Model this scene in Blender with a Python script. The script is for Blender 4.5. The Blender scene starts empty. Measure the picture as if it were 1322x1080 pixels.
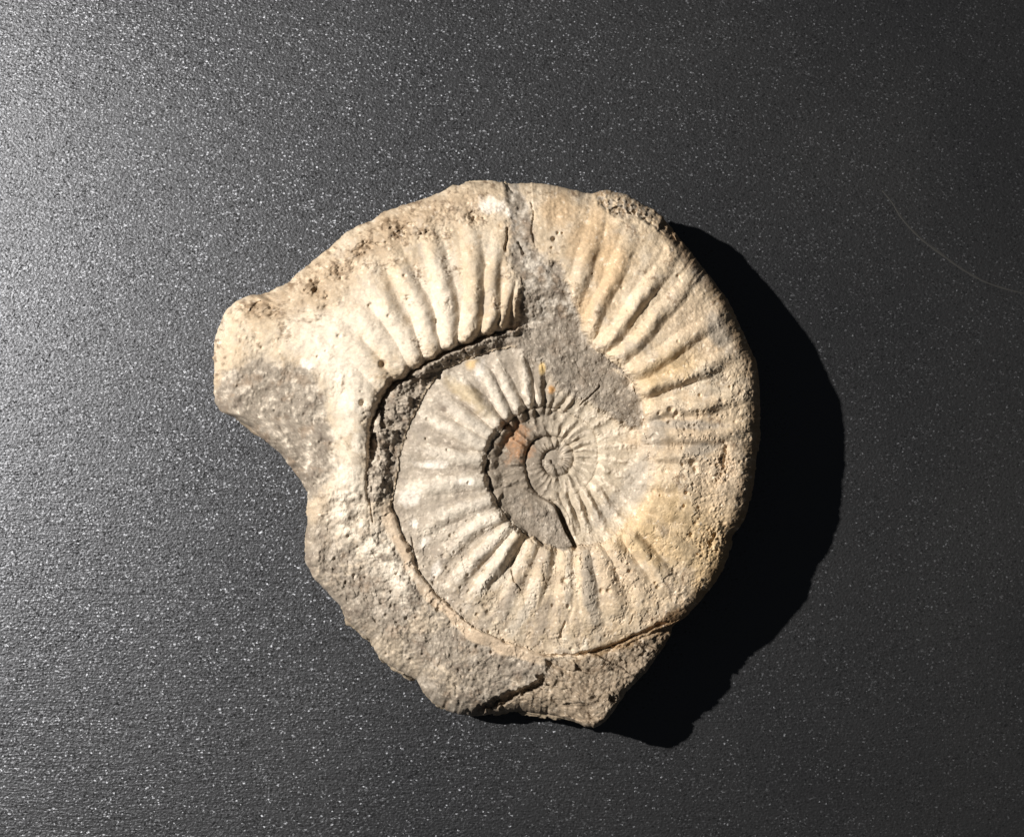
import bpy, math
import numpy as np

# ------------------------------------------------------------------ scene, camera, light
scene = bpy.context.scene
IMG_W, IMG_H = 1322.0, 1080.0
CAM_D = 0.262                                   # camera height above the sheet (m)
HFOV = math.radians(39.6)
FPX = IMG_W / 2 / math.tan(HFOV / 2)
cam_data = bpy.data.cameras.new('camera')
cam_data.sensor_fit = 'HORIZONTAL'
cam_data.angle = HFOV
cam_data.clip_start = 0.01
cam_data.clip_end = 20
cam = bpy.data.objects.new('camera', cam_data)
CAM_T = math.radians(4.5)                       # the phone is held a little towards the lower edge
cam.location = (0, -CAM_D * math.sin(CAM_T), CAM_D * math.cos(CAM_T))
cam.rotation_euler = (CAM_T, 0, 0)
scene.collection.objects.link(cam)
scene.camera = cam

world = bpy.data.worlds.new('World')
scene.world = world
world.use_nodes = True
bg = world.node_tree.nodes['Background']
bg.inputs['Color'].default_value = (0.85, 0.92, 1.0, 1)
bg.inputs['Strength'].default_value = 0.035

LAMP_D, LAMP_EL, LAMP_AZ = 0.75, math.radians(42.8), math.radians(180 - 17)
ld = bpy.data.lights.new('lamp', 'SPOT')
ld.energy = 40.5
ld.color = (1.0, 0.95, 0.87)
ld.shadow_soft_size = 0.006
ld.spot_size = math.radians(70)
ld.spot_blend = 0.6
lamp = bpy.data.objects.new('lamp', ld)
from mathutils import Vector
dirv = Vector((math.cos(LAMP_EL) * math.cos(LAMP_AZ), math.cos(LAMP_EL) * math.sin(LAMP_AZ), math.sin(LAMP_EL)))
lamp.location = Vector((0.01, -0.005, 0.0)) + dirv * LAMP_D
lamp.rotation_euler = (-dirv).to_track_quat('-Z', 'Y').to_euler()
scene.collection.objects.link(lamp)

vs = scene.view_settings
vs.view_transform = 'Standard'
vs.look = 'None'
vs.exposure = 0.0
vs.gamma = 1.0
vs.use_curve_mapping = False

# ------------------------------------------------------------------ numpy helpers
rng = np.random.RandomState(7)
GRAD = rng.rand(256, 256) * 2 * np.pi
GX, GY = np.cos(GRAD), np.sin(GRAD)
CELL = rng.rand(256, 256, 6)

def perlin(x, y):
    xi = np.floor(x).astype(np.int64); yi = np.floor(y).astype(np.int64)
    fx = x - xi; fy = y - yi
    ux = fx * fx * fx * (fx * (fx * 6 - 15) + 10); uy = fy * fy * fy * (fy * (fy * 6 - 15) + 10)
    x0 = xi & 255; x1 = (xi + 1) & 255; y0 = yi & 255; y1 = (yi + 1) & 255
    a = GX[x0, y0] * fx + GY[x0, y0] * fy
    b = GX[x1, y0] * (fx - 1) + GY[x1, y0] * fy
    c = GX[x0, y1] * fx + GY[x0, y1] * (fy - 1)
    d = GX[x1, y1] * (fx - 1) + GY[x1, y1] * (fy - 1)
    return ((a + (b - a) * ux) + ((c + (d - c) * ux) - (a + (b - a) * ux)) * uy) * 1.5

def fbm(x, y, size, octv=4, gain=0.5, seed=0.0):
    s = 0; amp = 1; f = 1.0 / size; tot = 0
    for o in range(octv):
        s = s + amp * perlin(x * f + 17.3 * o + seed * 7.7, y * f - 9.1 * o + seed * 3.3)
        tot += amp; amp *= gain; f *= 2.03
    return s / tot

def cells(x, y, size, seed=0):
    """jittered cells: distance to nearest and second nearest point, random triple of the cell, offset to its centre"""
    X = x / size + seed * 31.7; Y = y / size + seed * 11.3
    xi = np.floor(X).astype(np.int64); yi = np.floor(Y).astype(np.int64)
    f1 = np.full(X.shape, 9.0); f2 = np.full(X.shape, 9.0)
    r0 = np.zeros(X.shape); r1 = np.zeros(X.shape); r2 = np.zeros(X.shape)
    ox = np.zeros(X.shape); oy = np.zeros(X.shape)
    for i in (-1, 0, 1):
        for j in (-1, 0, 1):
            a = (xi + i) & 255; b = (yi + j) & 255
            ddx = X - (xi + i + CELL[a, b, 0]); ddy = Y - (yi + j + CELL[a, b, 1])
            d = np.sqrt(ddx * ddx + ddy * ddy)
            m = d < f1
            f2 = np.where(m, f1, np.minimum(f2, d))
            f1 = np.where(m, d, f1)
            r0 = np.where(m, CELL[a, b, 2], r0); r1 = np.where(m, CELL[a, b, 3], r1); r2 = np.where(m, CELL[a, b, 4], r2)
            ox = np.where(m, ddx, ox); oy = np.where(m, ddy, oy)
    return f1, f2, r0, r1, r2, ox, oy

def shards(x, y, size, seed=0, tilt=1.0):
    f1, f2, r0, r1, r2, ox, oy = cells(x, y, size, seed)
    return (r0 - 0.5) + tilt * ((r1 - 0.5) * ox + (r2 - 0.5) * oy) * 2

def sm(a, b, x):
    t = np.clip((x - a) / (b - a), 0, 1)
    return t * t * (3 - 2 * t)

def mix(a, b, t):
    return a + (b - a) * t

def polydist(u, v, pts, pad=60):
    """distance to an open polyline and position 0..1 along it, only within pad pixels of its box"""
    pts = np.array(pts, float)
    d = np.full(u.shape, 1e3); s = np.zeros(u.shape); side = np.zeros(u.shape)
    m = (u > pts[:, 0].min() - pad) & (u < pts[:, 0].max() + pad) & (v > pts[:, 1].min() - pad) & (v < pts[:, 1].max() + pad)
    uu = u[m]; vv = v[m]
    seg = np.hypot(*(pts[1:] - pts[:-1]).T); L = seg.sum(); acc = 0
    bd = np.full(uu.shape, 1e3); bs = np.zeros(uu.shape); bside = np.zeros(uu.shape)
    for k in range(len(pts) - 1):
        p, q = pts[k], pts[k + 1]; e = q - p; l2 = (e * e).sum()
        t = np.clip(((uu - p[0]) * e[0] + (vv - p[1]) * e[1]) / l2, 0, 1)
        px = uu - p[0] - t * e[0]; py = vv - p[1] - t * e[1]
        dd = np.hypot(px, py)
        w = dd < bd
        bd = np.where(w, dd, bd); bs = np.where(w, (acc + t * seg[k]) / L, bs)
        bside = np.where(w, np.sign(e[0] * (vv - p[1]) - e[1] * (uu - p[0])), bside)
        acc += seg[k]
    d[m] = bd; s[m] = bs; side[m] = bside
    return d, s, side

def smooth_line(pts, n=6):
    """Catmull-Rom through the traced points"""
    P = np.array(pts, float)
    P = np.vstack([2 * P[0] - P[1], P, 2 * P[-1] - P[-2]])
    out = []
    for i in range(1, len(P) - 2):
        for k in range(n):
            t = k / n
            out.append(0.5 * (2 * P[i] + (P[i + 1] - P[i - 1]) * t + (2 * P[i - 1] - 5 * P[i] + 4 * P[i + 1] - P[i + 2]) * t * t
                              + (3 * P[i] - P[i - 1] - 3 * P[i + 1] + P[i + 2]) * t ** 3))
    out.append(P[-2])
    return np.array(out)

def inside(u, v, pts, pad=60):
    """signed distance to a closed polygon, positive inside"""
    P = np.array(pts, float)
    d, _, _ = polydist(u, v, np.vstack([P, P[:1]]), pad)
    c = np.zeros(u.shape, bool); n = len(P)
    for i in range(n):
        x0, y0 = P[i]; x1, y1 = P[(i + 1) % n]
        if y0 == y1:
            continue
        hit = ((y0 > v) != (y1 > v)) & (u < (x1 - x0) * (v - y0) / (y1 - y0) + x0)
        c ^= hit
    return np.where(c, d, -d)

# ------------------------------------------------------------------ the traced fossil (reference pixels)
CX, CY = 717.0, 593.0                           # centre of the coil
OUT = [(277,440),(284,419),(290,403),(304,389),(325,380),(339,381),(353,376),(370,367),(385,352),(403,338),(427,319),(452,296),
       (482,285),(491,276),(517,266),(535,261),(558,253),(568,250),(581,242),(604,236),(630,235),(648,235),(653,238),(657,239),(662,237),(685,236),
       (708,238),(731,243),(750,248),(764,250),(778,246),(793,247),(812,252),(826,262),(844,271),(856,280),(865,292),(879,310),
       (893,326),(904,343),(920,361),(934,380),(944,398),(958,426),(969,450),(977,470),(981,508),(981,541),(978,574),(975,610),
       (970,638),(961,671),(946,691),(940,712),(932,738),(918,759),(901,779),(879,801),(868,809),(865,821),(856,836),(845,850),(833,868),(815,886),
       (802,901),(794,915),(782,930),(767,939),(755,938),(746,932),(726,926),(705,920),(684,919),(670,917),(640,920),(611,924),
       (583,919),(558,904),(544,888),(538,877),(519,867),(497,855),(483,838),(480,827),(463,813),(449,802),(441,783),(422,763),
       (404,744),(394,727),(395,699),(397,672),(397,645),(397,634),(390,622),(376,604),(362,585),(341,567),(322,550),(302,538),(285,532),
       (278,518),(276,497),(277,476)]
o = np.array(OUT, float)
o_phi = (np.degrees(np.arctan2(CY - o[:, 1], o[:, 0] - CX)) - 180) % 360
o_r = np.hypot(o[:, 0] - CX, o[:, 1] - CY)
srt = np.argsort(o_phi); o_phi = o_phi[srt]; o_r = o_r[srt]
o_phi = np.concatenate([o_phi - 360, o_phi, o_phi + 360]); o_r = np.tile(o_r, 3)

# angle phi runs from the west, counter-clockwise as seen (west, south, east, north), growing outwards with the coil
SEAM = np.array([(-1080,6),(-900,10),(-720,17),(-669,19),(-630,21),(-540,24),(-450,29),(-400,37),(-364,39),(-334,41),(-310,47),(-273,54),(-223,53),
    (-175,56),(-143,62),(-114,61),(-90,68),(-74,73),(-50,77),(-35,80),(-19,85),(-3,89),(11,92),(26,92),(47,98),(63,102),(87,113),(102,116),
    (118,122),(141,126),(158,125),(177,121),(196,121),(213,133),(229,144),(245,148),(258,156),(269,166),(279,171),(295,180),(307,190),(319,203),
    (328,219),(337,236),(347,241),(359,240),(373,248),(385,262),(400,320),(430,460),(800,600)], float)
VENT = np.array([(200,128),(230,141),(250,132),(270,143),(287,152),(299,160),(311,171),(323,186),(341,190),(356,199),(364,203),(376,219),(391,219),(402,229),
    (415,232),(424,240),(432,242),(441,245),(447,250),(455,252),(466,252),(481,254),(487,262)], float)

def seam(phi):
    return np.exp(np.interp(phi, SEAM[:, 0], np.log(SEAM[:, 1])))

def table(phi, *kv):
    a = np.array(kv, float)
    return np.interp(phi, a[:, 0], a[:, 1])

NT, NR, NW = 1800, 430, 46
phi1 = np.linspace(0, 360, NT, endpoint=False)
Rout = np.interp(phi1, o_phi, o_r)
Rout = (Rout + 0.5 * (np.roll(Rout, 1) + np.roll(Rout, -1))) / 2
ca, sa = np.cos(np.radians(phi1 + 180)), np.sin(np.radians(phi1 + 180))
eu, ev = CX + ca * Rout, CY - sa * Rout
Rout = Rout + 1.6 * fbm(eu, ev, 14, 4, 0.6, 3) + 0.9 * shards(eu, ev, 9, 2, 0.6)
tt = np.linspace(0, 1, NR)
R2 = tt[:, None] * Rout[None, :]
U = CX + R2 * ca[None, :]
V = CY - R2 * sa[None, :]
PHI0 = np.broadcast_to(phi1[None, :], R2.shape)
RO = np.broadcast_to(Rout[None, :], R2.shape)

# ------------------------------------------------------------------ ribs: traced crest lines, inner end first
RIBS = [  # part, half width, height, points
 ('o',13,0.60,[(514,473),(499,449),(480,425),(461,406),(434,384)]),
 ('o',13,0.85,[(533,458),(521,430),(504,404),(492,380),(478,346)]),
 ('o',12.5,1.0,[(555,446),(545,404),(528,370),(514,343),(497,312)]),
 ('o',12.5,1.05,[(579,433),(576,396),(569,356),(557,317),(548,284)]),
 ('o',11.5,0.95,[(605,427),(612,389),(612,356),(608,312),(599,286)]),
 ('o',9,0.7,[(632,421),(637,395),(635,360),(640,325),(646,300)]),
 ('o',6,0.5,[(650,418),(655,385),(661,348)]),
 ('o',4.5,0.45,[(664,416),(668,388),(671,362)]),
 ('o',11,0.65,[(740,385),(754,346),(760,324),(769,292)]),
 ('o',10,0.75,[(757,434),(776,389),(793,356),(805,327),(815,300)]),
 ('o',10,0.85,[(766,453),(795,431),(815,401),(834,375),(858,346),(868,322)]),
 ('o',10,0.80,[(786,469),(815,449),(834,428),(853,404),(877,380),(897,350)]),
 ('o',10.5,0.75,[(805,485),(834,473),(863,454),(892,433),(921,416),(935,399)]),
 ('o',10,0.55,[(826,505),(858,494),(886,484),(915,474),(950,452)]),
 ('o',10,0.40,[(838,531),(870,526),(911,524),(955,510)]),
 ('o',10,0.40,[(846,562),(883,562),(925,562),(962,550)]),
 ('o',9,0.30,[(846,586),(880,588),(925,592)]),
 ('o',10,0.22,[(842,622),(880,625),(935,632)]),
 ('o',11,0.25,[(846,652),(885,665),(925,680)]),
 ('o',11,0.32,[(843,684),(878,707),(905,726)]),
 ('o',11,0.45,[(824,704),(845,730),(874,758)]),
 ('o',12,0.55,[(797,712),(817,742),(836,778)]),
 ('o',12,0.60,[(773,715),(785,748),(800,785)]),
 ('i',11,0.55,[(752,714),(757,751),(764,800)]),
 ('i',9,0.50,[(730,722),(728,762),(722,806)]),
 ('i',10,0.60,[(706,716),(695,756),(680,792)]),
 ('i',9,0.50,[(686,704),(674,732),(656,776)]),
 ('i',10,0.60,[(664,694),(645,723),(628,745),(612,770)]),
 ('i',10,0.55,[(655,684),(626,709),(604,731),(586,756)]),
 ('i',10,0.40,[(641,667),(611,683),(589,702),(568,718)]),
 ('i',10,0.35,[(632,645),(604,653),(574,666),(554,677)]),
 ('i',11,0.38,[(625,620),(592,622),(562,625),(528,630)]),
 ('i',10,0.38,[(622,594),(592,590),(556,584),(530,580)]),
 ('i',10,0.45,[(627,574),(604,564),(578,551),(548,541)]),
 ('i',10,0.50,[(634,560),(611,545),(589,530),(563,514)]),
 ('i',10,0.62,[(642,547),(619,521),(593,499),(574,484)]),
 ('i',8.5,0.68,[(653,535),(641,510),(626,485),(614,474)]),
 ('i',7.5,0.70,[(668,526),(656,501),(641,472)]),
 ('i',7,0.70,[(684,519),(680,492),(672,458)]),
 ('i',6,0.60,[(697,518),(695,496),(699,472)]),
 ('i',5,0.50,[(709,519),(712,500),(717,488)]),
 ('i',4.5,0.45,[(721,518),(729,506),(735,499)]),
 ('i',4,0.35,[(733,521),(741,511),(746,505)]),
 ('o',13,0.42,[(497,494),(470,462),(440,432),(408,404)]),
 ('o',13,0.28,[(480,520),(448,482),(412,452),(380,430)]),
 ('c',5,0.45,[(721,648),(728,660),(736,674)]),
 ('c',5,0.50,[(732,650),(738,664),(744,688)]),
 ('c',5.5,0.55,[(745,648),(751,664),(756,684)]),
 ('c',5.5,0.50,[(760,645),(768,660),(778,675)]),
 ('c',5.5,0.40,[(776,640),(784,650),(794,664)]),
 ('c',4.2,0.36,[(730,557),(736,550),(742,543)]),
 ('c',4.2,0.36,[(738,564),(745,558),(753,552)]),
 ('c',4.2,0.36,[(742,575),(750,571),(758,568)]),
 ('c',4.2,0.36,[(738,590),(744,591),(750,592)]),
 ('c',4.2,0.36,[(735,603),(741,606),(748,609)]),
 ('c',4.2,0.36,[(728,611),(733,617),(738,624)]),
 ('c',4.2,0.36,[(716,616),(717,624),(718,632)]),
 ('c',4.2,0.36,[(717,562),(717,554),(717,547)]),
 ('c',4.2,0.36,[(705,565),(701,558),(697,552)]),
]
rib_id = np.full(U.shape, -1, int)
best = np.full(U.shape, 1e3)
rib_h = np.zeros(U.shape)
scal = np.zeros(U.shape)
ribwob_u = U + 2.2 * fbm(U, V, 24, 2, 0.5, 11); ribwob_v = V + 2.2 * fbm(U, V, 24, 2, 0.5, 12)
for k, (part, w, amp, pts) in enumerate(RIBS):
    p0, p1 = np.array(pts[0], float), np.array(pts[1], float)
    ext = p0 + (p0 - p1) / np.hypot(*(p0 - p1)) * 11
    d, s, _ = polydist(ribwob_u, ribwob_v, smooth_line([tuple(ext)] + pts, 4), 40)
    q = np.clip(d / (w * 1.32), 0, 1)
    taper = (1 - 0.62 * sm(0.52, 1.0, s))
    scal = np.maximum(scal, (1 - q * q) ** 2 * (1 - sm(0.3, 0.7, s)) * (6.0 if k < 5 else 3.5 if part == 'i' else 2.0))
    h = (2.7 if (part == 'i' and 27 <= k <= 35) else 1.45 if 8 <= k <= 12 else 3.0 if 13 <= k <= 17 else 2.5 if 18 <= k <= 20 else 1.7 if 21 <= k <= 26 else 1.5) * amp * taper * (1 - q ** 2.1) ** 1.6
    rib_h = np.maximum(rib_h, h)
    n = d / w
    take = (n < best) & (n < 0.92)
    rib_id[take] = k; best = np.where(take, n, best)
# wobble so that traced curves are not perfectly smooth
wob = 2.2 * fbm(U, V, 22, 3, 0.6, 1)
wob2 = fbm(U, V, 6, 2, 0.6, 14)
rr = R2 + (wob + 2.4 * wob2 + scal) * sm(20, 80, R2)

# whorl index: inner seam angle of every point
PH = PHI0 - 1080.0
for k in (-2, -1, 0, 1):
    ph = PHI0 + 360.0 * k
    PH = np.where(rr >= seam(ph), ph, PH)
r_in = seam(PH)
r_next = seam(PH + 360)
vent = np.where((PH > -160) & (PH <= 127), np.interp(PH + 360, VENT[:, 0], VENT[:, 1]), 1e4)
vent = np.where(vent > r_next, r_next, vent)
r_out = np.minimum(np.minimum(r_next, vent), RO + 2)
f = np.clip((rr - r_in) / np.maximum(r_out - r_in, 1), 0, 1.5)
beyond = (rr > r_out) & (vent < 1e3)            # outside the venter: rock
gap = beyond & (PH <= 60)                        # between two whorls
shelf = beyond & (PH > 14)                       # below and left of the inner whorl

# ------------------------------------------------------------------ heights in millimetres
zin = table(PH, (-1080,13.3),(-720,13.3),(-540,13.7),(-400,13.8),(-360,13.9),(-310,14.2),(-270,14.4),(-180,14.7),(-90,15.0),(-50,15.0),(0,15.2),(40,15.8),(75,16.2),(110,16.8),(180,17.6),
            (230,17.6),(265,17.2),(290,17.0),(310,16.4),(330,15.4),(345,15.0),(373,15.2),(400,15.2))
zc = table(PH, (-1080,13.8),(-720,14.1),(-540,14.4),(-360,14.9),(-270,15.2),(-180,15.4),(-90,16.2),(-50,16.5),(0,16.7),(60,17.3),(110,18.8),(180,20.0),
           (230,20.6),(265,20.4),(300,19.5),(335,18.6),(350,17.4),(373,16.2),(400,15.5))
znx = table(PH + 360, (-400,13.8),(-360,13.9),(-310,14.2),(-270,14.4),(-180,14.7),(-90,15.0),(-50,15.0),(0,15.2),(40,15.8),(75,16.2),(110,16.8),(180,17.6),
            (230,16.8),(265,16.8),(290,16.6),(311,16.2),(323,15.8),(341,15.4),(360,15.2),(376,14.7),(400,14.3),(450,14.9),(480,16.4),(490,16.6),(540,18.0),(600,17.6),(630,17.0),(690,15.5),(733,14.0),(760,12))
wallw = np.where(PH < -60, 0.34 * (r_out - r_in), table(PH, (-60,9),(-30,15),(0,16),(60,14),(110,14),(180,24),(235,16),(252,40),(265,70),(280,60),(292,22),(300,20),(330,22),(345,20),(373,16)))
dpx = rr - r_in
xr = np.clip(dpx / wallw, 0, 1)
rise = mix(np.sqrt(np.clip(1 - (1 - xr) ** 2.2, 0, 1)), sm(0, 1, xr), sm(240, 262, PH) * (1 - sm(288, 296, PH)))
g = np.clip((dpx - wallw) / np.maximum(r_out - r_in - wallw, 1), 0, 1)
powr = table(PH, (-1080,2),(-100,2),(0,1.5),(60,1.45),(110,1.8),(180,2.4),(300,2.2),(340,1.6),(373,1.3))
H = np.where(dpx < wallw, mix(zin, zc, rise), mix(zc, znx, g ** powr))

# the gap between whorls: a grey ledge in the north that breaks into loose shards in the west
g_z = table(PH, (-160,16.8),(-90,17.2),(-60,18.2),(-45,18.3),(-36,17.9),(-28,17.1),(-10,16.5),(5,16.2),(25,15.6))
gd = (rr - r_out) / np.maximum(r_next - r_out, 3)
rough_gap = table(PH, (-90,0.1),(-55,0.25),(-40,0.7),(-30,1.0),(14,0.8))
sh1 = shards(U, V, 21, 1, 1.3); sh2 = shards(U, V, 9, 2, 1.2); sh3 = shards(U, V, 4.5, 3, 1.0)
g_z = mix(znx, g_z, sm(0, 0.75, gd))
gz = g_z + rough_gap * sm(0.05, 0.5, gd) * (1.5 * shards(U + 1.5 * wob2, V + 3 * wob, 36, 8, 1.2) + 0.9 * fbm(U, V, 17, 4, 0.6, 86) + 0.15 * sh2) - 1.0 * sm(0.7, 1.0, gd) * table(PH, (-70,0.0),(-60,1),(-20,1),(14,0.3))
H = np.where(gap, mix(H, gz, sm(0, 5, rr - r_out)), H)

# the shelf of rock below the inner whorl, running into the broken mouth in the west
rv0 = np.interp(PHI0 + 360, VENT[:, 0], VENT[:, 1])
sd = R2 + 1.3 * wob - rv0
edge = RO - R2
w_sh = np.clip(sd / np.maximum(RO - rv0, 10), 0, 1)
sz = table(PHI0, (0,15.2),(14,15.2),(35,14.9),(60,14.6),(85,15.4),(100,16.0),(127,16.2)) - table(PHI0, (0,2.6),(14,3.0),(30,3.6),(55,4.4),(76,5.2),(86,3.6),(95,0.8),(127,0.3)) * w_sh ** 1.2
nbw = fbm(U, V, 30, 3, 0.6, 15)
shw = sm(4, 24, PHI0 + 9 * nbw) * (PHI0 < 128) * sm(0, 8, sd)
H = H * (1 - shw) + sz * shw
shelf = (PHI0 > 13) & (PHI0 < 128) & (sd > 0)
gap = gap & ~shelf
# beige rim strip of shell along the outside of the inner whorl
strip = shelf & (PHI0 < 92)
swid = 17 + 7 * fbm(U, V, 40, 2, 0.5, 16)
stripm = sm(0, 2, sd) * (1 - sm(swid - 3, swid + 2, sd)) * sm(13, 19, PHI0) * (1 - sm(76, 92, PHI0)) * strip
H = H + stripm * (0.35 - 0.02 * np.clip(sd, 0, 14))
H = H - 0.5 * np.exp(-((sd - 1) / 1.8) ** 2) * (PHI0 > 14) * (PHI0 < 92) * sm(-0.1, 0.25, nbw)
# broken lower right step below the shell
H = H - (0.7 * sm(0, 4, sd) - 0.1) * sm(88, 98, PHI0) * shelf

is_matrix = np.zeros(U.shape)
is_matrix = np.maximum(is_matrix, gap * sm(0, 4, rr - r_out))
is_matrix = np.maximum(is_matrix, shw * (1 - np.clip(stripm, 0, 1)))

# the left lobe and the ridge that runs down the broken mouth of the last whorl
nb = 16 * fbm(U, V, 30, 5, 0.7, 5)
M1 = inside(U, V, [(290,480),(318,466),(345,462),(372,466),(392,477),(410,487),(420,510),(428,545),(434,580),(432,610),(412,640),(402,645),(380,660),(340,600),(270,540),(275,505)]) + nb
m1 = sm(-6, 7, M1)
H = H - 0.3 * m1 - 0.9 * sm(0, 70, M1)
ridge_d, ridge_s, _ = polydist(U, V, smooth_line([(420,460),(446,500),(456,560),(452,620),(448,660),(470,692),(500,722),(524,752)]))
H = H + 0.55 * np.exp(-(ridge_d / 20) ** 2) * sm(0, 0.15, ridge_s)
# slope of the lobe towards the concave bay
bay_d = inside(U, V, [(397,560),(398,700),(300,700),(200,560),(280,480)])
is_matrix = np.maximum(is_matrix, m1)

# grey rock showing where the shell is gone in the north
PN = [(648,225),(668,232),(682,258),(690,292),(688,318),(702,336),(722,342),(734,360),(742,395),(752,425),(768,452),(785,468),(812,488),(828,520),(832,556),
      (812,552),(800,535),(770,520),(745,515),(720,500),(705,480),(688,455),(660,445),(640,440),(640,428),(660,420),(668,398),(672,370),(660,348),(655,318),(660,290),(650,262)]
pn = inside(U, V, PN) + 15 * fbm(U, V, 24, 6, 0.75, 8)
pnm = sm(-6, 7, pn)
H = H - (0.65 - 0.9 * fbm(U, V, 34, 3, 0.55, 88)) * pnm * (rr > seam(PHI0))
band = inside(U, V, [(690,420),(742,410),(768,452),(785,468),(812,488),(828,520),(832,556),(812,553),(790,540),(760,520),(745,512),(722,505),(700,470),(660,446),(640,436)]) + 3 * fbm(U, V, 13, 2, 0.5, 9)
bm = sm(-5, 8, band + 5 * fbm(U, V, 9, 3, 0.7, 87))
H = mix(H, table(U, (640,16.9),(700,17.0),(760,16.9),(832,17.2)), bm)
is_matrix = np.maximum(is_matrix, np.maximum(pnm, bm))

# slab of grey rock lying in the coil, with an open crack along its right edge
M4P = [(642,648),(652,630),(672,628),(690,638),(706,646),(716,652),(723,668),(730,685),(741,704),(728,712),(706,702),(684,690),(664,676)]
m4d = inside(U, V, M4P)
m4 = sm(-1.5, 2.0, m4d + 1.2 * fbm(U, V, 9, 2, 0.6, 4))
slab = 15.9 + 0.010 * (U - 690) + 0.012 * (V - 670)
m4w = mix(sm(-2, 18, m4d), sm(-1.5, 2.0, m4d), sm(694, 716, U))
H = mix(H, np.maximum(H, slab), m4w)
kd, ks, _ = polydist(U, V, smooth_line([(712,649),(720,657),(726,672),(733,688),(743,707)]))
H = H - 2.2 * np.exp(-(np.maximum(kd - 1.0, 0) / 2.2) ** 2) * sm(0, 0.12, ks) * (0.55 + 0.45 * sm(0, 0.6, ks)) * (m4d < 1.5)
is_matrix = np.maximum(is_matrix, m4w)

# ------------------------------------------------------------------ ribs on the flanks
wear = 0.75 + 0.5 * np.clip(fbm(U, V, 40, 3, 0.6, 13) + 0.3, 0, 1)
flank = (~beyond) & (~shelf)
keep = (1 - 0.85 * np.maximum(pnm, bm)) * (1 - m4) * flank
H = H + (rib_h - 0.30) * wear * keep * np.where(PH > -150, sm(2, 9, dpx), 1)
rib_id[(keep < 0.5) | (dpx < 1.5)] = -1

# inner whorls: regular small ribs following the coil
inner = (PH < -60) & (R2 > 9)
lean = 10 * np.clip(f, 0, 1)
phase = (PH + lean) / 12.6
cr = np.cos(2 * np.pi * phase)
a_in = 1.35 * table(PH, (-1080,0.03),(-720,0.07),(-540,0.15),(-360,0.30),(-250,0.34),(-180,0.30),(-60,0.25)) * (0.7 + 0.6 * fbm(U, V, 30, 2, 0.5, 21))
flat_in = 1 - m4
cr = np.cos(2 * np.pi * phase + 1.8 * fbm(U, V, 26, 2, 0.5, 22))
core_rib = (0.5 + 0.5 * cr) ** 1.4 * np.clip(0.75 + 1.6 * fbm(U, V, 17, 3, 0.6, 23), 0.15, 1.3) * a_in * sm(0, 0.15, f) * 1.4 * (1 - 0.8 * sm(0.7, 0.95, f) * sm(690, 720, U))
H = H + np.where(inner, core_rib * flat_in * (1 - bm), 0)
H = H + np.where(R2 < 14, 0.35 * (1 - (R2 / 14) ** 2), 0)
# groove along the inner seams
for k in (-3, -2, -1):
    sr = seam(PHI0 + 360 * k)
    H = H - (0.12 if k == -3 else 0.34) * np.exp(-((rr - sr) / 1.8) ** 2) * (1 - m4) * (1 - bm) * (R2 < 80) * (1 - 0.5 * sm(715, 740, U)) * sm(-0.4, 0.1, nbw + wob2)
sr = seam(PHI0)
H = H - table(PHI0, (0,0.6),(60,0.5),(100,0.35),(160,0.08),(220,0.0),(285,0.0),(300,0.5),(345,0.6),(360,0.6)) * np.exp(-((rr - sr) / 2.4) ** 2) * (1 - m4)

# ------------------------------------------------------------------ cracks, pits and surface roughness
CRACKS = [ # depth, half width, points
 (3.2,5.2,[(706,868),(698,882),(684,888),(662,897),(640,905),(622,914),(606,926)]),
 (1.2,2.2,[(700,846),(741,845),(770,840),(788,835),(815,822),(847,808),(868,803)]),
 (0.6,1.3,[(747,524),(760,513),(770,503),(776,496)]),
 (0.9,1.5,[(652,235),(658,244),(664,250)]),
 (0.6,1.5,[(655,292),(655,308),(651,324)]),
 (0.7,1.6,[(668,312),(674,322),(677,330)]),
 (0.5,1.2,[(684,258),(689,275),(687,296),(690,316)]),
 (0.4,1.2,[(731,800),(726,812),(721,826)]),
 (0.35,1.0,[(817,792),(816,800),(812,806)]),
 (0.35,0.9,[(531,690),(535,715),(541,735)]),
 (0.5,1.2,[(480,626),(478,650),(482,676)]),
 (0.5,1.2,[(660,735),(664,750),(674,762)]),
 (0.35,1.0,[(672,708),(664,722),(659,732)]),
]
for dep, w, pts in CRACKS:
    jag = 4.5 if dep > 3 else 1.5
    d, s, _ = polydist(U + jag * fbm(U, V, 13, 4, 0.65, 31), V + jag * fbm(U, V, 13, 4, 0.65, 32), pts, 20)
    w2 = w * (0.6 + 0.8 * np.abs(fbm(U, V, 18, 2, 0.5, 33)) * 2)
    H = H - dep * np.exp(-(d / w2) ** 4) * sm(0, 0.1, s) * (1 - sm(0.93, 1.0, s))
# piece below the big crack stands lower than the rock above it
lowp = inside(U, V, [(612,924),(645,903),(690,886),(706,872),(705,850),(741,846),(868,805),(880,830),(790,960),(600,960)])
H = H - 0.5 * sm(-2, 3, lowp)

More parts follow.
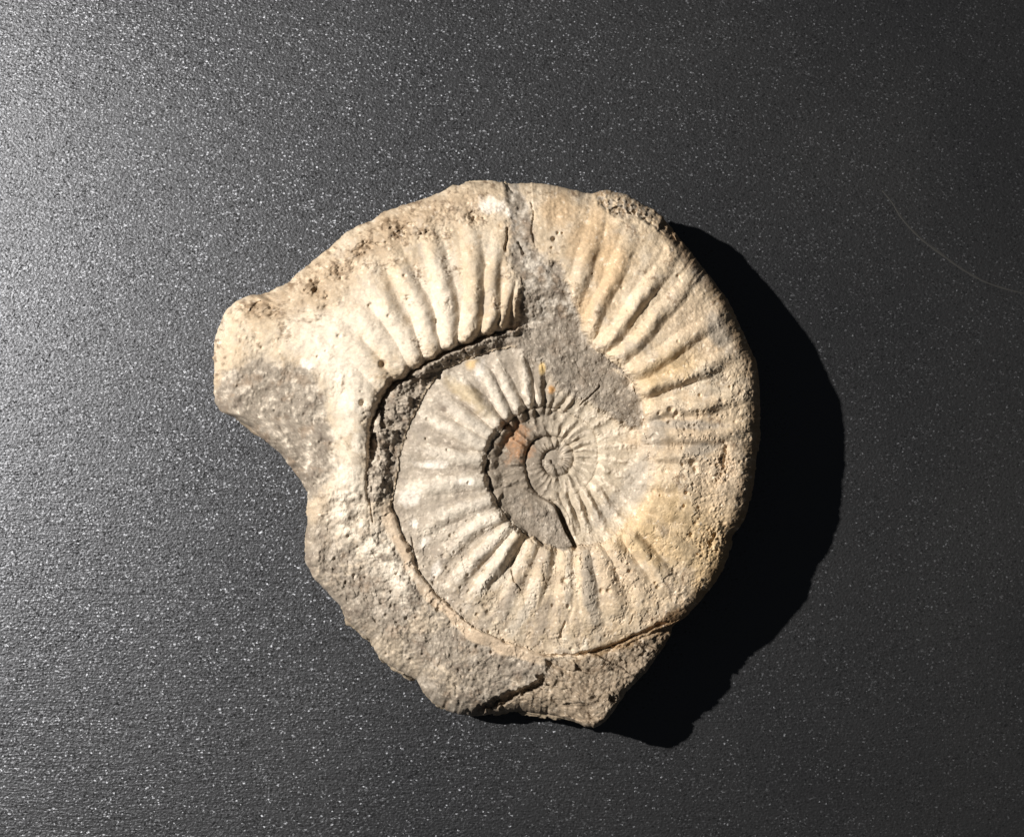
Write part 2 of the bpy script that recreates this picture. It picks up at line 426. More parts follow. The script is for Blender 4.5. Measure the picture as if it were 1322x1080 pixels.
PITS = [(715,309,3.2,1.0),(720,301,1.8,0.6),(726,301,1.6,0.6),(729,749,4.2,1.0),(777,762,2.8,0.6),(786,762,3.2,0.5),(745,718,2.2,0.4),(750,721,2,0.4),
        (813,737,2.8,0.45),(494,470,4,1.2),(468,520,4,0.8),(866,528,4,0.7),(874,533,3,0.6),(895,598,5,0.7),(898,604,3,0.6),(886,636,2.6,0.6),(934,592,5,0.6),
        (918,700,4,0.8),(922,690,3,0.8),(505,781,2.2,0.4),(511,782,2.6,0.4),(493,779,2,0.4),(485,801,2,0.4),(513,803,1.8,0.35),(496,826,2.2,0.4),
        (632,789,5,0.6),(626,782,4,0.5),(522,356,2.4,0.4),(513,338,2.6,0.35),(614,278,6,0.5),(518,290,8,0.5),(506,285,5,0.4),(380,362,4,0.6),(330,392,6,0.6),
        (318,398,4,0.5),(408,375,4,0.4),(422,396,3,0.4)]
prng = np.random.RandomState(21)
for k in range(60):
    PITS.append((prng.uniform(400, 640), prng.uniform(680, 910), prng.uniform(1.4, 3.0), prng.uniform(0.25, 0.6)))
for k in range(20):
    PITS.append((prng.uniform(285, 430), prng.uniform(390, 630), prng.uniform(1.2, 2.6), prng.uniform(0.2, 0.5)))
for k in range(80):
    PITS.append((prng.uniform(420, 975), prng.uniform(250, 850), prng.uniform(1.2, 2.4), prng.uniform(0.15, 0.45)))
for k in range(50):
    PITS.append((prng.uniform(830, 975), prng.uniform(480, 790), prng.uniform(1.2, 3.4), prng.uniform(0.2, 0.5)))
for pu, pv, pr, dep in PITS:
    i = (np.abs(U - pu) < pr * 3) & (np.abs(V - pv) < pr * 3)
    q = np.hypot(U[i] - pu, (V[i] - pv) * (0.8 + 0.4 * ((pu * 7.3) % 1)))
    H[i] = H[i] - dep * np.exp(-(q / pr) ** 3)

mat = np.clip(is_matrix, 0, 1)
n0 = fbm(U, V, 20, 3, 0.6, 49)
fine = 1 - 0.6 * np.exp(-(((U - 560) / 110) ** 2 + ((V - 370) / 90) ** 2)) * (1 - mat)
rough = (0.8 + 0.6 * mat) * fine
east = sm(830, 900, U) * sm(420, 520, V)
edgezone = sm(60, 10, edge) if False else 1 - sm(8, 55, edge)
H = H + 0.50 * fbm(U, V, 70, 3, 0.5, 41)
H = H + rough * (0.34 * fbm(U, V, 24, 3, 0.5, 42) + (0.04 + 0.11 * mat) * fbm(U, V, 8, 3, 0.6, 43))
crum = 1 - np.maximum(np.maximum(pnm, bm), np.maximum(m4, m1))
H = H + (mat * (0.10 + 0.45 * crum) + 0.10 * edgezone + 0.03 * east) * (0.28 * shards(U + 3 * wob, V, 15, 5, 1.0) * sm(0, 1, 0.6 + fbm(U, V, 30, 2, 0.5, 44)) + 0.17 * sh3 + 0.20 * sh2)
fl1 = fbm(U, V, 46, 5, 0.62, 91); fl2 = fbm(U, V, 26, 5, 0.62, 92)
south = np.clip(sm(640, 720, V) + east, 0, 1) * 0.75 + 0.25
peel = (sm(0.10, 0.125, fl1) * 0.6 + sm(0.12, 0.15, fl2) * 0.4) * south * (1 - mat)
H = H - 0.26 * peel + 0.10 * sm(-0.02, 0.0, fl2 + 0.1) * mat
lump = fbm(U, V, 11, 3, 0.6, 46)
H = H + (0.12 * east * sm(0.0, 0.3, fl1 + 0.1) + 0.10 * edgezone + 0.03) * fine * np.abs(lump) * 2
# flaked lower-right rock is rougher still
H = H + sm(-2, 6, lowp) * (1.3 * fbm(U * 0.9 + V * 0.5 + 10 * n0, (V - U * 0.45) * 2.2 + 10 * nbw, 40, 5, 0.5, 48) + 0.9 * shards(U * 0.8 + 12 * n0, V * 1.5 - U * 0.5 + 8 * nbw, 34, 9, 1.0) + 0.05 * sh2)
dark_edge = inside(U, V, [(762,236),(800,236),(850,258),(890,308),(876,318),(850,296),(822,282),(796,280),(775,268)]) + 4 * fbm(U, V, 14, 2, 0.5, 47)
dem = sm(-2, 4, dark_edge)
H = H + dem * (0.6 * sh2 + 0.3 * sh3 - 0.7)

crust = sm(0.02, 0.28, fbm(U, V, 34, 4, 0.7, 81) + 0.34 * (1 - sm(10, 90, edge)) * (0.5 + 0.5 * (U < 660)) - 0.10) * (1 - mat) * (PH > 100)
cgr = fbm(U, V, 9, 4, 0.7, 82)
H = H + crust * (0.35 - 0.26 * sm(680, 740, U)) * (cgr - 0.4 * np.abs(fbm(U, V, 5, 2, 0.6, 83)) * 2)
crust2 = np.zeros(U.shape)
for cu, cv, ca_, cb_, cr_ in [(328,396,26,10,-14),(345,405,16,9,0),(383,362,20,8,-40),(408,374,16,12,30),(505,283,22,9,-25),(520,298,12,14,0),(612,280,12,9,0),(545,300,18,8,20),(470,320,22,8,-35),(440,352,14,10,0),(915,700,14,18,20),(935,600,10,26,10),(880,300,12,16,-40)]:
    c_, s_ = math.cos(math.radians(cr_)), math.sin(math.radians(cr_))
    qx = ((U - cu) * c_ + (V - cv) * s_) / ca_; qy = (-(U - cu) * s_ + (V - cv) * c_) / cb_
    crust2 = np.maximum(crust2, 1 - sm(0.3, 1.3, np.hypot(qx, qy) + 1.1 * n0 + 0.6 * cgr))
H = H + crust2 * (0.45 * sh3 + 0.5 * cgr - 0.25)
# rounded shoulder down to the widest line of the body
zrim1 = table(phi1, (0,9.0),(25,8.5),(60,6.0),(72,4.5),(82,4.5),(88,7.5),(95,11.5),(105,12.5),(118,13.0),(128,14.5),(150,14.6),(180,15.0),(235,14.6),(255,13.5),(270,13.0),(300,11.5),(330,11.0),(345,9.5),(360,9.0))
wsh1 = table(phi1, (0,26),(20,16),(40,20),(60,30),(80,34),(90,18),(100,12),(118,14),(128,22),(160,24),(215,26),(238,24),(255,26),(290,26),(310,26),(335,30),(350,34),(360,26))
zrim1 = zrim1 + 0.5 * fbm(eu, ev, 40, 3, 0.6, 51)
q = np.clip(1 - (edge + 0.0) / wsh1[None, :], 0, 1)
H = zrim1[None, :] + (H - zrim1[None, :]) * np.sqrt(np.clip(1 - q ** 2.2, 0, 1))

# ------------------------------------------------------------------ colours of shell and rock (linear base colour)
def C(*c):
    return np.array(c, float)[None, None, :]
n1 = fbm(U, V, 60, 4, 0.6, 61); n2 = fbm(U, V, 18, 4, 0.6, 62); n3 = fbm(U, V, 6, 3, 0.6, 63); n4 = fbm(U, V, 32, 4, 0.65, 64)
def lay(col, c, m):
    m = np.clip(m, 0, 1)[..., None]
    return col * (1 - m) + c * m
def blob(cu, cv, a, b, rot=0.0, amp=0.5):
    c, s = math.cos(math.radians(rot)), math.sin(math.radians(rot))
    x = ((U - cu) * c + (V - cv) * s) / a; y = (-(U - cu) * s + (V - cv) * c) / b
    return sm(1.25, 0.45, np.hypot(x, y) + amp * (n2 + 0.6 * n4)) if False else 1 - sm(0.45, 1.25, np.hypot(x, y) + amp * (n2 + 0.6 * n4))
COL = np.ones(U.shape + (3,)) * C(0.565, 0.465, 0.325)
COL = lay(COL, C(0.635, 0.55, 0.415), sm(-0.1, 0.35, n1))
COL = lay(COL, C(0.49, 0.375, 0.24), sm(0.0, 0.45, n2 + 0.4 * n4) * 0.65)
COL = lay(COL, C(0.42, 0.375, 0.31), sm(0.05, 0.4, fbm(U, V, 30, 5, 0.65, 65)) * 0.55)
COL = lay(COL, C(0.41, 0.335, 0.24), peel * 0.7)
# whorl of paler grey shell in the coil
wi = (PH > -110) & (PH < 60) & flank
COL = lay(COL, C(0.50, 0.445, 0.36), wi * 0.85 * (1 - sm(30, 60, PH)))
COL = lay(COL, C(0.34, 0.30, 0.25), wi * sm(0.0, 0.4, n4 + 0.5 * n2) * 0.75)
COL = lay(COL, C(0.64, 0.58, 0.48), wi * sm(0.0, 0.35, -n4 + 0.6 * n3) * 0.6)
core = (PH <= -75) & flank
COL = lay(COL, C(0.43, 0.375, 0.285), core * 0.9)
COL = lay(COL, C(0.265, 0.225, 0.175), core * (1 - sm(690, 735, U + 14 * n2)) * 0.92)
COL = lay(COL, C(0.30, 0.26, 0.205), (1 - sm(16, 24, R2 + 4 * n2)) * 0.9)
COL = lay(COL, C(0.60, 0.53, 0.42), core * sm(0.0, 0.5, cr * 0.5 + n2) * sm(705, 735, U) * 0.75)
bph = (PH + lean * 0.9) * np.where(PH > 100, 2.6, 1.7)
ns = fbm(bph, R2 * 0.16, 14, 4, 0.6, 66) * np.minimum(1, np.minimum(PHI0 + 0.0, 360 - PHI0) / 3 * 0.0 + 1)
COL = lay(COL, C(0.325, 0.275, 0.215), flank * (PH > -75) * (PH < 100) * sm(0.02, 0.35, ns + 0.25 * n2) * 0.75)
COL = lay(COL, C(0.66, 0.60, 0.49), flank * (PH > -75) * (PH < 100) * sm(0.02, 0.35, -ns + 0.3 * n2) * 0.65)
COL = lay(COL, C(0.46, 0.365, 0.24), flank * (PH > 100) * sm(0.05, 0.35, ns + 0.2 * n2) * 0.55)
COL = COL * (1 - 0.05 * (flank * (PH > -75) * (PH < 110)))[..., None]
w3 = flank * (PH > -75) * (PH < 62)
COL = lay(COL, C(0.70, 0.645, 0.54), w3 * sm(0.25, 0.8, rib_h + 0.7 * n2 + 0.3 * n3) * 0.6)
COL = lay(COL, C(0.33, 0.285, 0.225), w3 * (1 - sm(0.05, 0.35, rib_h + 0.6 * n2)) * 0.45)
# pale chalky inner ends of the ribs in the north-west
for b in [(500,425,80,34,40),(560,400,66,40,60),(455,500,30,50,0),(450,640,26,60,0),(500,715,40,14,45),(580,360,16,50,-8),(440,470,60,28,30),(420,430,60,34,0)]:
    COL = lay(COL, C(0.73, 0.655, 0.53), blob(*b) * 0.75)
# warm stains
for b in [(575,270,60,22,-15,0.7),(500,300,60,26,-35,0.8),(420,365,60,28,-38,0.8),(345,395,36,20,-20,0.8)]:
    COL = lay(COL, C(0.43, 0.32, 0.20), blob(*b[:5], amp=b[5]) * 0.6)
COL = lay(COL, C(0.19, 0.13, 0.08), crust * sm(0.0, 0.3, cgr + 0.35 * n2) * 0.85)
COL = lay(COL, C(0.66, 0.56, 0.41), crust * sm(0.05, 0.35, -cgr) * 0.5)
COL = lay(COL, C(0.20, 0.135, 0.075), crust2 * sm(-0.3, 0.15, cgr + 0.3 * n3) * 0.85)
for b in [(765,310,34,44,10),(790,350,26,40,20),(720,270,22,30,0),(755,395,14,30,10)]:
    COL = lay(COL, C(0.54, 0.39, 0.225), blob(*b) * 0.8)
for b in [(900,690,70,50,-40),(850,660,46,30,-30),(920,740,40,26,-50),(830,700,40,26,0),(870,470,50,24,-30)]:
    COL = lay(COL, C(0.51, 0.385, 0.215), blob(*b, amp=0.7) * 0.75)
for b in [(790,745,40,40,0),(870,560,70,40,0),(930,620,40,60,0),(900,420,40,60,-40)]:
    COL = lay(COL, C(0.53, 0.425, 0.295), blob(*b, amp=0.7) * 0.65)
# grey bruises on the eastern flank
for b in [(820,620,22,40,15),(890,548,52,7,2),(905,580,26,9,-8),(880,310,14,30,-35),(905,350,16,30,-40),(845,560,16,30,0),(930,430,16,34,-25),(780,660,30,14,-40),(763,760,12,60,-5)]:
    COL = lay(COL, C(0.335, 0.305, 0.255), blob(*b) * 0.75)
# exposed rock
ROCK = np.ones(U.shape + (3,)) * C(0.30, 0.26, 0.205)
ROCK = lay(ROCK, C(0.40, 0.355, 0.29), sm(0.0, 0.4, n2 + 0.5 * n4))
ROCK = lay(ROCK, C(0.20, 0.165, 0.13), sm(0.05, 0.4, -n2 + 0.6 * n3) * 0.9)
ROCK = lay(ROCK, C(0.33, 0.245, 0.165), sm(0.1, 0.4, n4 - 0.3 * n2) * 0.5)
ROCK = lay(ROCK, C(0.46, 0.39, 0.29), sm(0.0, 0.5, n1 + 0.5 * n3) * shelf * 0.85)
ROCK = lay(ROCK, C(0.285, 0.225, 0.155), sm(-2, 10, lowp) * 0.75)
ROCK = lay(ROCK, C(0.225, 0.195, 0.155), np.maximum(bm, m4) * 0.55)
ROCK = lay(ROCK, C(0.40, 0.37, 0.315), pnm * sm(-0.1, 0.3, n2 + 0.5 * n3) * (1 - bm) * 0.75)
ROCK = lay(ROCK, C(0.56, 0.50, 0.40), m1 * sm(0.15, 0.45, n2 + 0.6 * n3) * 0.7)
m = mat[..., None]
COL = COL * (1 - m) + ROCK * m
COL = lay(COL, C(0.50, 0.43, 0.33), gap * 0.0)
COL = lay(COL, C(0.55, 0.435, 0.305), np.clip(stripm, 0, 1) * (0.95 - 0.4 * sm(-0.1, 0.4, n2)))
# rock apron in the south-west turns creamy near the ridge
COL = lay(COL, C(0.74, 0.68, 0.56), np.exp(-(ridge_d / 22) ** 2) * sm(-0.35, 0.15, n2 + n4) * 0.9)
COL = lay(COL, C(0.45, 0.38, 0.28), shelf * blob(500,850,60,30,35) * 0.6)
# rust and ochre, then painted shade along the right edge
COL = lay(COL, C(0.40, 0.22, 0.11), blob(668,566,21,26,-20,1.3) * (0.55 + 0.4 * sm(-0.25, 0.2, n3 + 0.5 * n2)))
COL = lay(COL, C(0.55, 0.40, 0.20), blob(610,470,9,9))
COL = lay(COL, C(0.58, 0.42, 0.17), blob(700,475,5,9)); COL = lay(COL, C(0.52, 0.28, 0.09), blob(712,503,6,6))
COL = lay(COL, C(0.46, 0.36, 0.20), blob(608,513,40,12,38) * 0.7)
COL = lay(COL, C(0.16, 0.105, 0.055), dem * sm(-0.1, 0.3, n3 + n2) * 0.8); COL = lay(COL, C(0.31, 0.275, 0.225), dem * sm(-0.1, 0.3, -n3) * 0.9)
COL = lay(COL, C(0.20, 0.12, 0.055), blob(862,802,30,9,-28,0.7) * 0.8); COL = lay(COL, C(0.26, 0.17, 0.08), blob(800,832,60,8,-18,0.7) * 0.7)
COL = lay(COL, C(0.24, 0.15, 0.07), (1 - sm(0, 26, edge + 12 * n2)) * sm(830, 870, U) * 0.75)  # brown shade painted where the right edge turns away from the lamp
# white chalk crumbs
for b in [(530,640,16,12,-20),(535,676,5,6),(546,702,6,12,35),(563,735,6,14,20),(630,265,12,10),(646,265,6,8),(618,478,8,12),(560,600,24,5),(600,622,12,6),(395,470,14,6,30),(655,275,6,6)]:
    COL = lay(COL, C(0.80, 0.75, 0.66), blob(*b, amp=0.9) * 0.85)
COL = lay(COL, C(0.72, 0.66, 0.55), sm(0.3, 0.6, n3 + 0.6 * n2) * (1 - 0.5 * mat) * 0.5)
COL = lay(COL, C(0.19, 0.155, 0.12), blob(573,528,4.5,4.5, 0, 0.15) * 0.8)
n5 = fbm(U, V, 3.6, 2, 0.6, 67)
COL = COL * (1 + 0.20 * n3 + 0.22 * n2 + mat * (0.22 * n5 + 0.15 * n3))[..., None]
COL = lay(COL, C(0.62, 0.57, 0.47), mat * sm(0.38, 0.55, n5 + 0.3 * n3) * 0.6)
lum = COL.mean(axis=-1, keepdims=True)
warm = np.clip(sm(640, 720, V) * sm(640, 760, U) + sm(720, 800, U), 0, 1)[..., None]
COL = np.clip((COL + (lum - COL) * (0.10 - 0.05 * warm)) * (1 + 0.17 * warm * (1 - mat[..., None])) * np.array((1.02, 0.985, 0.99)), 0.02, 0.85)

# ------------------------------------------------------------------ to metres: a reference pixel at its own height
def world_xy(u, v, zmm):
    dx = (u - IMG_W / 2) / FPX; dy = -(v - IMG_H / 2) / FPX
    ct, st = math.cos(CAM_T), math.sin(CAM_T)
    ry = dy * ct + st; rz = dy * st - ct
    k = (zmm * 1e-3 - CAM_D * ct) / rz
    return dx * k, -CAM_D * st + ry * k

X, Y = world_xy(U, V, H)
Z = H * 1e-3
# side wall from the widest line down to the table, tucked in below
und = table(phi1, (0,10),(40,8),(80,5),(95,10),(110,14),(128,46),(180,62),(240,58),(280,24),(320,14),(360,10)) * 1e-3 / 7.0
ux, uy = ca, sa
rim_x, rim_y, rim_z = X[-1], Y[-1], Z[-1]
WX, WY, WZ = [], [], []
ker = np.hanning(41); ker /= ker.sum()
Rsm = np.convolve(np.concatenate([Rout[-20:], Rout, Rout[:20]]), ker, mode='valid')
smo = (Rsm - Rout) * 0.13e-3
arc = np.concatenate([[0], np.cumsum(np.hypot(np.diff(rim_x), np.diff(rim_y)))]) * 1e3
for i in range(1, NW + 1):
    w = i / NW
    z = rim_z * (1 - w)
    bulge = (1 - w) ** 0.5
    off = -und * (1 - np.sqrt(np.clip(1 - (w * 0.96) ** 2, 0, 1)))
    dz = np.full(NT, w) * rim_z * 1e3
    env = math.sin(math.pi * min(1, w * 1.1 + 0.12))
    nz = (1.5e-3 * fbm(arc, dz * 1.3, 9, 5, 0.6, 71) + 0.8e-3 * fbm(arc, dz * 1.6, 2.6, 4, 0.65, 73)) * env + smo * min(1, w * 4)
    # keep the noise periodic round the body
    nz = nz * np.minimum(1, np.minimum(phi1, 360 - phi1) / 4)
    sh = 0.7e-3 * shards(arc, dz * 1.3 + 0.6 * np.sin(arc), 4.2, 6, 0.8) * env * np.minimum(1, np.minimum(phi1, 360 - phi1) / 4)
    WX.append(rim_x + ux * (off + nz + sh)); WY.append(rim_y + uy * (off + nz + sh)); WZ.append(z)
bx, by = rim_x.mean(), rim_y.mean()
WX.append(np.full(NT, bx)); WY.append(np.full(NT, by)); WZ.append(np.zeros(NT))
ALLX = np.vstack([X] + [np.array(WX)]); ALLY = np.vstack([Y] + [np.array(WY)]); ALLZ = np.vstack([Z] + [np.array(WZ)])
rows = ALLX.shape[0]
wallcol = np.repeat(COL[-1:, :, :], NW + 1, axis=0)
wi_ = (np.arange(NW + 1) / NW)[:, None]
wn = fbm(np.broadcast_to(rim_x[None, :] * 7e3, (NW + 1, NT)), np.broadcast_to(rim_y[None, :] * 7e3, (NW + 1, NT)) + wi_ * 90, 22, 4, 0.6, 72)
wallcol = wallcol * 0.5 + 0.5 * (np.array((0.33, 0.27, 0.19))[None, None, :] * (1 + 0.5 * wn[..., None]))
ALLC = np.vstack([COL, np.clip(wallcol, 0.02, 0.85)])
ALLM = np.vstack([mat, np.full((NW + 1, NT), 0.8)])

# ------------------------------------------------------------------ materials
def new_mat(name):
    m = bpy.data.materials.new(name); m.use_nodes = True
    nt = m.node_tree
    return m, nt, nt.nodes['Principled BSDF']

def stone_material():
    m, nt, p = new_mat('fossil_stone')
    N, L = nt.nodes, nt.links
    at = N.new('ShaderNodeAttribute'); at.attribute_name = 'mineral'
    tc = N.new('ShaderNodeTexCoord')
    n = N.new('ShaderNodeTexNoise'); n.inputs['Scale'].default_value = 2600; n.inputs['Detail'].default_value = 5; n.inputs['Roughness'].default_value = 0.65
    L.new(tc.outputs['Object'], n.inputs['Vector'])
    r = N.new('ShaderNodeMapRange'); r.inputs['From Min'].default_value = 0.25; r.inputs['From Max'].default_value = 0.75
    r.inputs['To Min'].default_value = 0.78; r.inputs['To Max'].default_value = 1.2
    L.new(n.outputs['Fac'], r.inputs['Value'])
    mx = N.new('ShaderNodeMix'); mx.data_type = 'RGBA'; mx.blend_type = 'MULTIPLY'; mx.inputs['Factor'].default_value = 1
    L.new(at.outputs['Color'], mx.inputs['A']); L.new(r.outputs['Result'], mx.inputs['B'])
    L.new(mx.outputs['Result'], p.inputs['Base Color'])
    rg = N.new('ShaderNodeMapRange'); rg.inputs['From Min'].default_value = 0.3; rg.inputs['From Max'].default_value = 0.7
    rg.inputs['To Min'].default_value = 0.5; rg.inputs['To Max'].default_value = 0.9
    L.new(n.outputs['Fac'], rg.inputs['Value']); L.new(rg.outputs['Result'], p.inputs['Roughness'])
    p.inputs['Specular IOR Level'].default_value = 0.28
    n2 = N.new('ShaderNodeTexNoise'); n2.inputs['Scale'].default_value = 1900; n2.inputs['Detail'].default_value = 6; n2.inputs['Roughness'].default_value = 0.7
    L.new(tc.outputs['Object'], n2.inputs['Vector'])
    b = N.new('ShaderNodeBump'); b.inputs['Strength'].default_value = 0.4; b.inputs['Distance'].default_value = 0.00018
    L.new(n2.outputs['Fac'], b.inputs['Height']); L.new(b.outputs['Normal'], p.inputs['Normal'])
    return m

def sheet_material():
    m, nt, p = new_mat('dark_flake_coating')
    N, L = nt.nodes, nt.links
    geo = N.new('ShaderNodeNewGeometry')
    def mapping(rot, sc):
        mp = N.new('ShaderNodeMapping'); mp.inputs['Rotation'].default_value = (0, 0, rot); mp.inputs['Scale'].default_value = sc
        L.new(geo.outputs['Position'], mp.inputs['Vector']); return mp
    def noise(scale, detail, rough, src):
        n = N.new('ShaderNodeTexNoise'); n.inputs['Scale'].default_value = scale; n.inputs['Detail'].default_value = detail; n.inputs['Roughness'].default_value = rough
        L.new(src, n.inputs['Vector']); return n
    # fine grain, a little drawn out along the brushing, and sparse tilted flakes that glint
    grain = noise(2300, 2.0, 0.55, mapping(math.radians(12), (0.8, 1.1, 1)).outputs[0])
    streak = noise(1100, 3, 0.6, mapping(math.radians(12), (0.14, 1.3, 1)).outputs[0])
    ad = N.new('ShaderNodeMath'); ad.operation = 'MULTIPLY_ADD'; ad.inputs[1].default_value = 0.8
    L.new(streak.outputs['Fac'], ad.inputs[0]); L.new(grain.outputs['Fac'], ad.inputs[2])
    b = N.new('ShaderNodeBump'); b.inputs['Strength'].default_value = 0.45; b.inputs['Distance'].default_value = 0.00022
    L.new(ad.outputs[0], b.inputs['Height'])
    vo = N.new('ShaderNodeTexVoronoi'); vo.inputs['Scale'].default_value = 4300
    L.new(mapping(math.radians(12), (0.75, 1.0, 1)).outputs[0], vo.inputs['Vector'])
    sep = N.new('ShaderNodeSeparateColor'); L.new(vo.outputs['Color'], sep.inputs[0])
    clump = noise(170, 4, 0.65, geo.outputs['Position'])
    th = N.new('ShaderNodeMapRange'); th.inputs['From Min'].default_value = 0.35; th.inputs['From Max'].default_value = 0.65
    th.inputs['To Min'].default_value = 0.86; th.inputs['To Max'].default_value = 0.45
    L.new(clump.outputs['Fac'], th.inputs['Value'])
    fl = N.new('ShaderNodeMath'); fl.operation = 'GREATER_THAN'
    L.new(sep.outputs[2], fl.inputs[0]); L.new(th.outputs['Result'], fl.inputs[1])
    cm = N.new('ShaderNodeCombineXYZ')
    for i in (0, 1):
        q = N.new('ShaderNodeMath'); q.operation = 'MULTIPLY_ADD'; q.inputs[1].default_value = 2.0; q.inputs[2].default_value = -1.0
        ab = N.new('ShaderNodeMath'); ab.operation = 'ABSOLUTE'
        mu = N.new('ShaderNodeMath'); mu.operation = 'MULTIPLY'
        m2 = N.new('ShaderNodeMath'); m2.operation = 'MULTIPLY'; m2.inputs[1].default_value = 0.27
        L.new(sep.outputs[i], q.inputs[0]); L.new(q.outputs[0], ab.inputs[0]); L.new(q.outputs[0], mu.inputs[0]); L.new(ab.outputs[0], mu.inputs[1])
        L.new(mu.outputs[0], m2.inputs[0]); L.new(m2.outputs[0], cm.inputs[i])
    scv = N.new('ShaderNodeVectorMath'); scv.operation = 'SCALE'; L.new(cm.outputs[0], scv.inputs[0]); L.new(fl.outputs[0], scv.inputs['Scale'])
    addv = N.new('ShaderNodeVectorMath'); addv.operation = 'ADD'; L.new(b.outputs['Normal'], addv.inputs[0]); L.new(scv.outputs[0], addv.inputs[1])
    nrmv = N.new('ShaderNodeVectorMath'); nrmv.operation = 'NORMALIZE'; L.new(addv.outputs[0], nrmv.inputs[0])
    L.new(nrmv.outputs[0], p.inputs['Normal'])
    big = noise(16, 3, 0.55, geo.outputs['Position'])
    cr = N.new('ShaderNodeValToRGB')
    cr.color_ramp.elements[0].position = 0.35; cr.color_ramp.elements[0].color = (0.0110, 0.0111, 0.0118, 1)
    cr.color_ramp.elements[1].position = 0.7; cr.color_ramp.elements[1].color = (0.0150, 0.0148, 0.0146, 1)
    L.new(big.outputs['Fac'], cr.inputs['Fac']); L.new(cr.outputs['Color'], p.inputs['Base Color'])
    mid = noise(55, 5, 0.65, mapping(math.radians(12), (0.5, 1.0, 1)).outputs[0])
    bm_ = N.new('ShaderNodeMath'); bm_.operation = 'MULTIPLY_ADD'; bm_.inputs[1].default_value = 0.6
    ms_ = N.new('ShaderNodeMath'); ms_.operation = 'SUBTRACT'; ms_.inputs[1].default_value = 0.5
    L.new(mid.outputs['Fac'], ms_.inputs[0]); L.new(ms_.outputs[0], bm_.inputs[0]); L.new(big.outputs['Fac'], bm_.inputs[2])
    rr_ = N.new('ShaderNodeMapRange'); rr_.inputs['To Min'].default_value = 0.38; rr_.inputs['To Max'].default_value = 0.50
    L.new(bm_.outputs[0], rr_.inputs['Value']); fr = N.new('ShaderNodeMath'); fr.operation = 'MULTIPLY_ADD'; fr.inputs[1].default_value = 0.0
    L.new(fl.outputs[0], fr.inputs[0]); L.new(rr_.outputs['Result'], fr.inputs[2]); L.new(fr.outputs[0], p.inputs['Roughness'])
    p.inputs['Specular IOR Level'].default_value = 1.0
    p.inputs['Specular Tint'].default_value = (0.91, 0.95, 1.06, 1)
    return m

STONE = stone_material()
SHEET = sheet_material()

# ------------------------------------------------------------------ the surface it lies on
def link(o, parent=None):
    scene.collection.objects.link(o)
    if parent:
        o.parent = parent
    return o

SW, SH_, ST = 0.30, 0.26, 0.006
me = bpy.data.meshes.new('dark_sheet')
me.from_pydata([(x, y, z) for z in (-ST, 0) for x, y in ((-SW, -SH_), (SW, -SH_), (SW, SH_), (-SW, SH_))], [],
               [(3, 2, 1, 0), (4, 5, 6, 7), (0, 1, 5, 4), (1, 2, 6, 5), (2, 3, 7, 6), (3, 0, 4, 7)])
me.materials.append(SHEET)
sheet = link(bpy.data.objects.new('table_top', me))
sheet['kind'] = 'structure'
sheet['label'] = 'dark charcoal sheet with a fine sparkling grain under the fossil'

# a thin curved scratch right of the fossil
sc_pts = smooth_line([(1139,246),(1152,262),(1166,284),(1190,309),(1214,327),(1240,346),(1268,362),(1292,371),(1322,379)], 8)
sx, sy = world_xy(sc_pts[:, 0], sc_pts[:, 1], 0)
prof = np.linspace(0, 1, len(sx))
wid = (0.00008 + 0.00012 * np.sin(np.pi * np.clip(prof * 0.8 + 0.1, 0, 1))) * (0.6 + 0.8 * np.random.RandomState(3).rand(len(sx)))
tx = np.gradient(sx); ty = np.gradient(sy); tl = np.hypot(tx, ty)
verts = []; faces = []
for i in range(len(sx)):
    nx, ny = -ty[i] / tl[i], tx[i] / tl[i]
    for a, zz in ((-1, 2e-6), (0, 3e-5), (1, 2e-6)):
        verts.append((sx[i] + a * nx * wid[i], sy[i] + a * ny * wid[i], zz))
    if i:
        k = 3 * i
        faces += [(k - 3, k - 2, k + 1, k), (k - 2, k - 1, k + 2, k + 1)]
me = bpy.data.meshes.new('scratch'); me.from_pydata(verts, [], [tuple(reversed(q)) for q in faces])
sm_, snt, sp = new_mat('scratched_coating')
sp.inputs['Base Color'].default_value = (0.030, 0.0295, 0.029, 1); sp.inputs['Roughness'].default_value = 0.6
me.materials.append(sm_)
scr = link(bpy.data.objects.new('scratch', me), sheet)

# ------------------------------------------------------------------ the fossil, split into its parts
LAB = np.zeros((rows, NT), int)                  # part number of every grid point
PARTS = ['outer_whorl', 'inner_whorl', 'innermost_coil', 'rock_matrix', 'crevice_rock', 'rim_strip', 'rock_slab', 'grey_rock_patch', 'broken_mouth', 'chipped_foot', 'underside']
part = np.zeros(U.shape, int)
part[(PH <= 104) & flank] = 1
part[(PH <= -75) & flank] = 2
part[(R2 < r_in) & (PH < -700)] = 2
part[gap] = 4
part[shelf] = 3
part[(PH > 376) & flank] = 3
part[stripm > 0.5] = 5
part[(pnm > 0.5) | (bm > 0.5)] = 7
part[m4 > 0.5] = 6
part[m1 > 0.5] = 8
part[(lowp > 0) & shelf] = 9
ribmask = rib_id >= 0
part2 = np.where(ribmask & np.isin(part, (0, 1, 2)), 100 + rib_id, part)
LAB[:NR] = part2
LAB[NR - 1:] = 10

idx = np.arange(rows * NT).reshape(rows, NT)
a = idx[:-1]; b = np.roll(idx, -1, axis=1)[:-1]; c = np.roll(idx, -1, axis=1)[1:]; d = idx[1:]
QUADS = np.stack([a, d, c, b], axis=-1).reshape(-1, 4)[:, ::1]
QL = LAB[:-1].reshape(-1)
CO = np.stack([ALLX, ALLY, ALLZ], axis=-1).reshape(-1, 3)
CC = np.concatenate([ALLC, np.ones(ALLC.shape[:2] + (1,))], axis=-1).reshape(-1, 4)
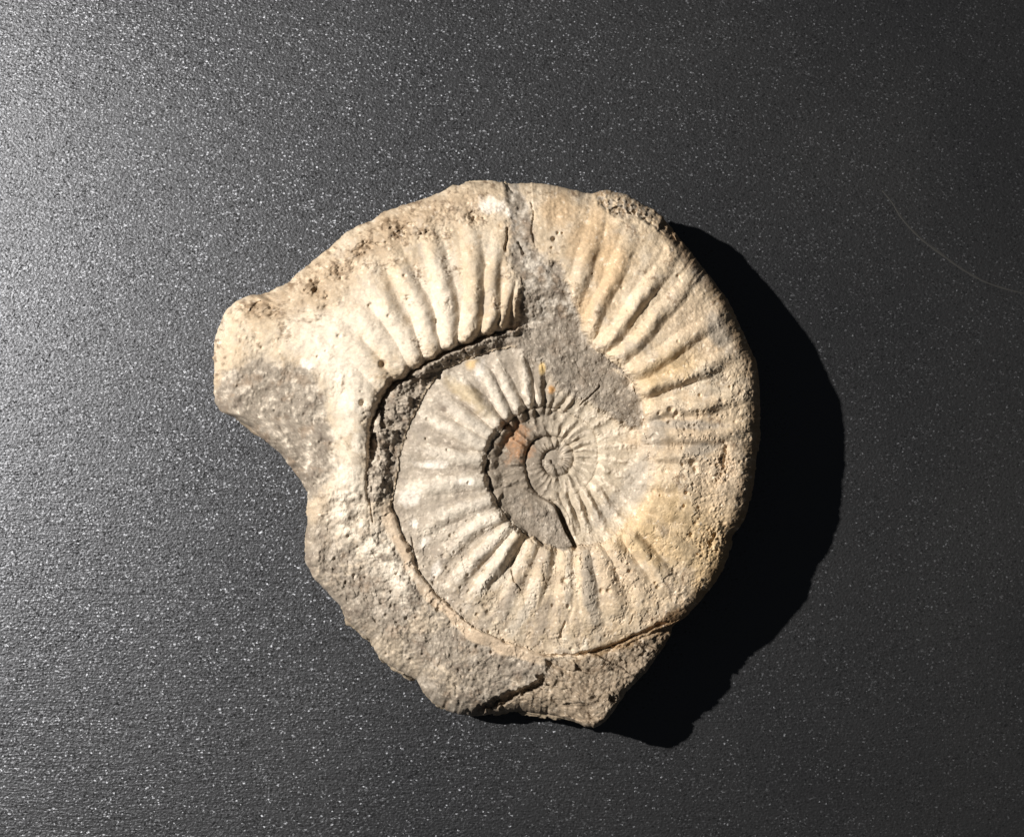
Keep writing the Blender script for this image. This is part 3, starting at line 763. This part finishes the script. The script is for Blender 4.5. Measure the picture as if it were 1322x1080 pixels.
# make sure faces look outwards (up on top)
q0 = QUADS[NT * 200 + 10]
nrm = np.cross(CO[q0[1]] - CO[q0[0]], CO[q0[2]] - CO[q0[0]])
if nrm[2] < 0:
    QUADS = QUADS[:, ::-1]

def make_mesh(name, sel):
    q = QUADS[sel]
    used, inv = np.unique(q.reshape(-1), return_inverse=True)
    me = bpy.data.meshes.new(name)
    nf = len(q)
    me.vertices.add(len(used)); me.vertices.foreach_set('co', CO[used].astype(np.float32).reshape(-1))
    me.loops.add(nf * 4); me.loops.foreach_set('vertex_index', inv.astype(np.int32))
    me.polygons.add(nf); me.polygons.foreach_set('loop_start', np.arange(0, nf * 4, 4, dtype=np.int32))
    me.update(calc_edges=True)
    at = me.color_attributes.new('mineral', 'FLOAT_COLOR', 'POINT')
    at.data.foreach_set('color', CC[used].astype(np.float32).reshape(-1))
    me.polygons.foreach_set('use_smooth', np.ones(nf, bool))
    me.materials.append(STONE)
    me.update()
    return me

root = link(bpy.data.objects.new('ammonite_fossil', None))
root.empty_display_size = 0.02
root.location = (float(bx), float(by), 0)
root['label'] = 'cream and grey ribbed ammonite fossil in broken rock on the dark sheet'
root['category'] = 'fossil'
from mathutils import Matrix
def add_part(name, sel, parent):
    if not sel.any():
        return None
    o = link(bpy.data.objects.new(name, make_mesh(name, sel)), parent)
    if parent is root:
        o.matrix_parent_inverse = Matrix.Translation((-float(bx), -float(by), 0))
    return o
PLAB = {'rim_strip': 'smooth beige strip of shell along the whorl', 'rock_slab': 'grey rock slab beside the open crack in the coil',
        'grey_rock_patch': 'bare grey rock where the shell is missing', 'innermost_coil': 'small grey brown inner coils',
        'broken_mouth': 'grey rough rock at the broken shell mouth'}
objs = {}
for k, nm in enumerate(PARTS):
    ob = add_part(nm, QL == k, root)
    objs[k] = ob
    if ob and nm in PLAB:
        ob['label'] = PLAB[nm]
for k, rb in enumerate(RIBS):
    sel = QL == 100 + k
    if sel.sum() > 40:
        add_part('rib', sel, objs[{'o': 0, 'i': 1, 'c': 2}[rb[0]]])
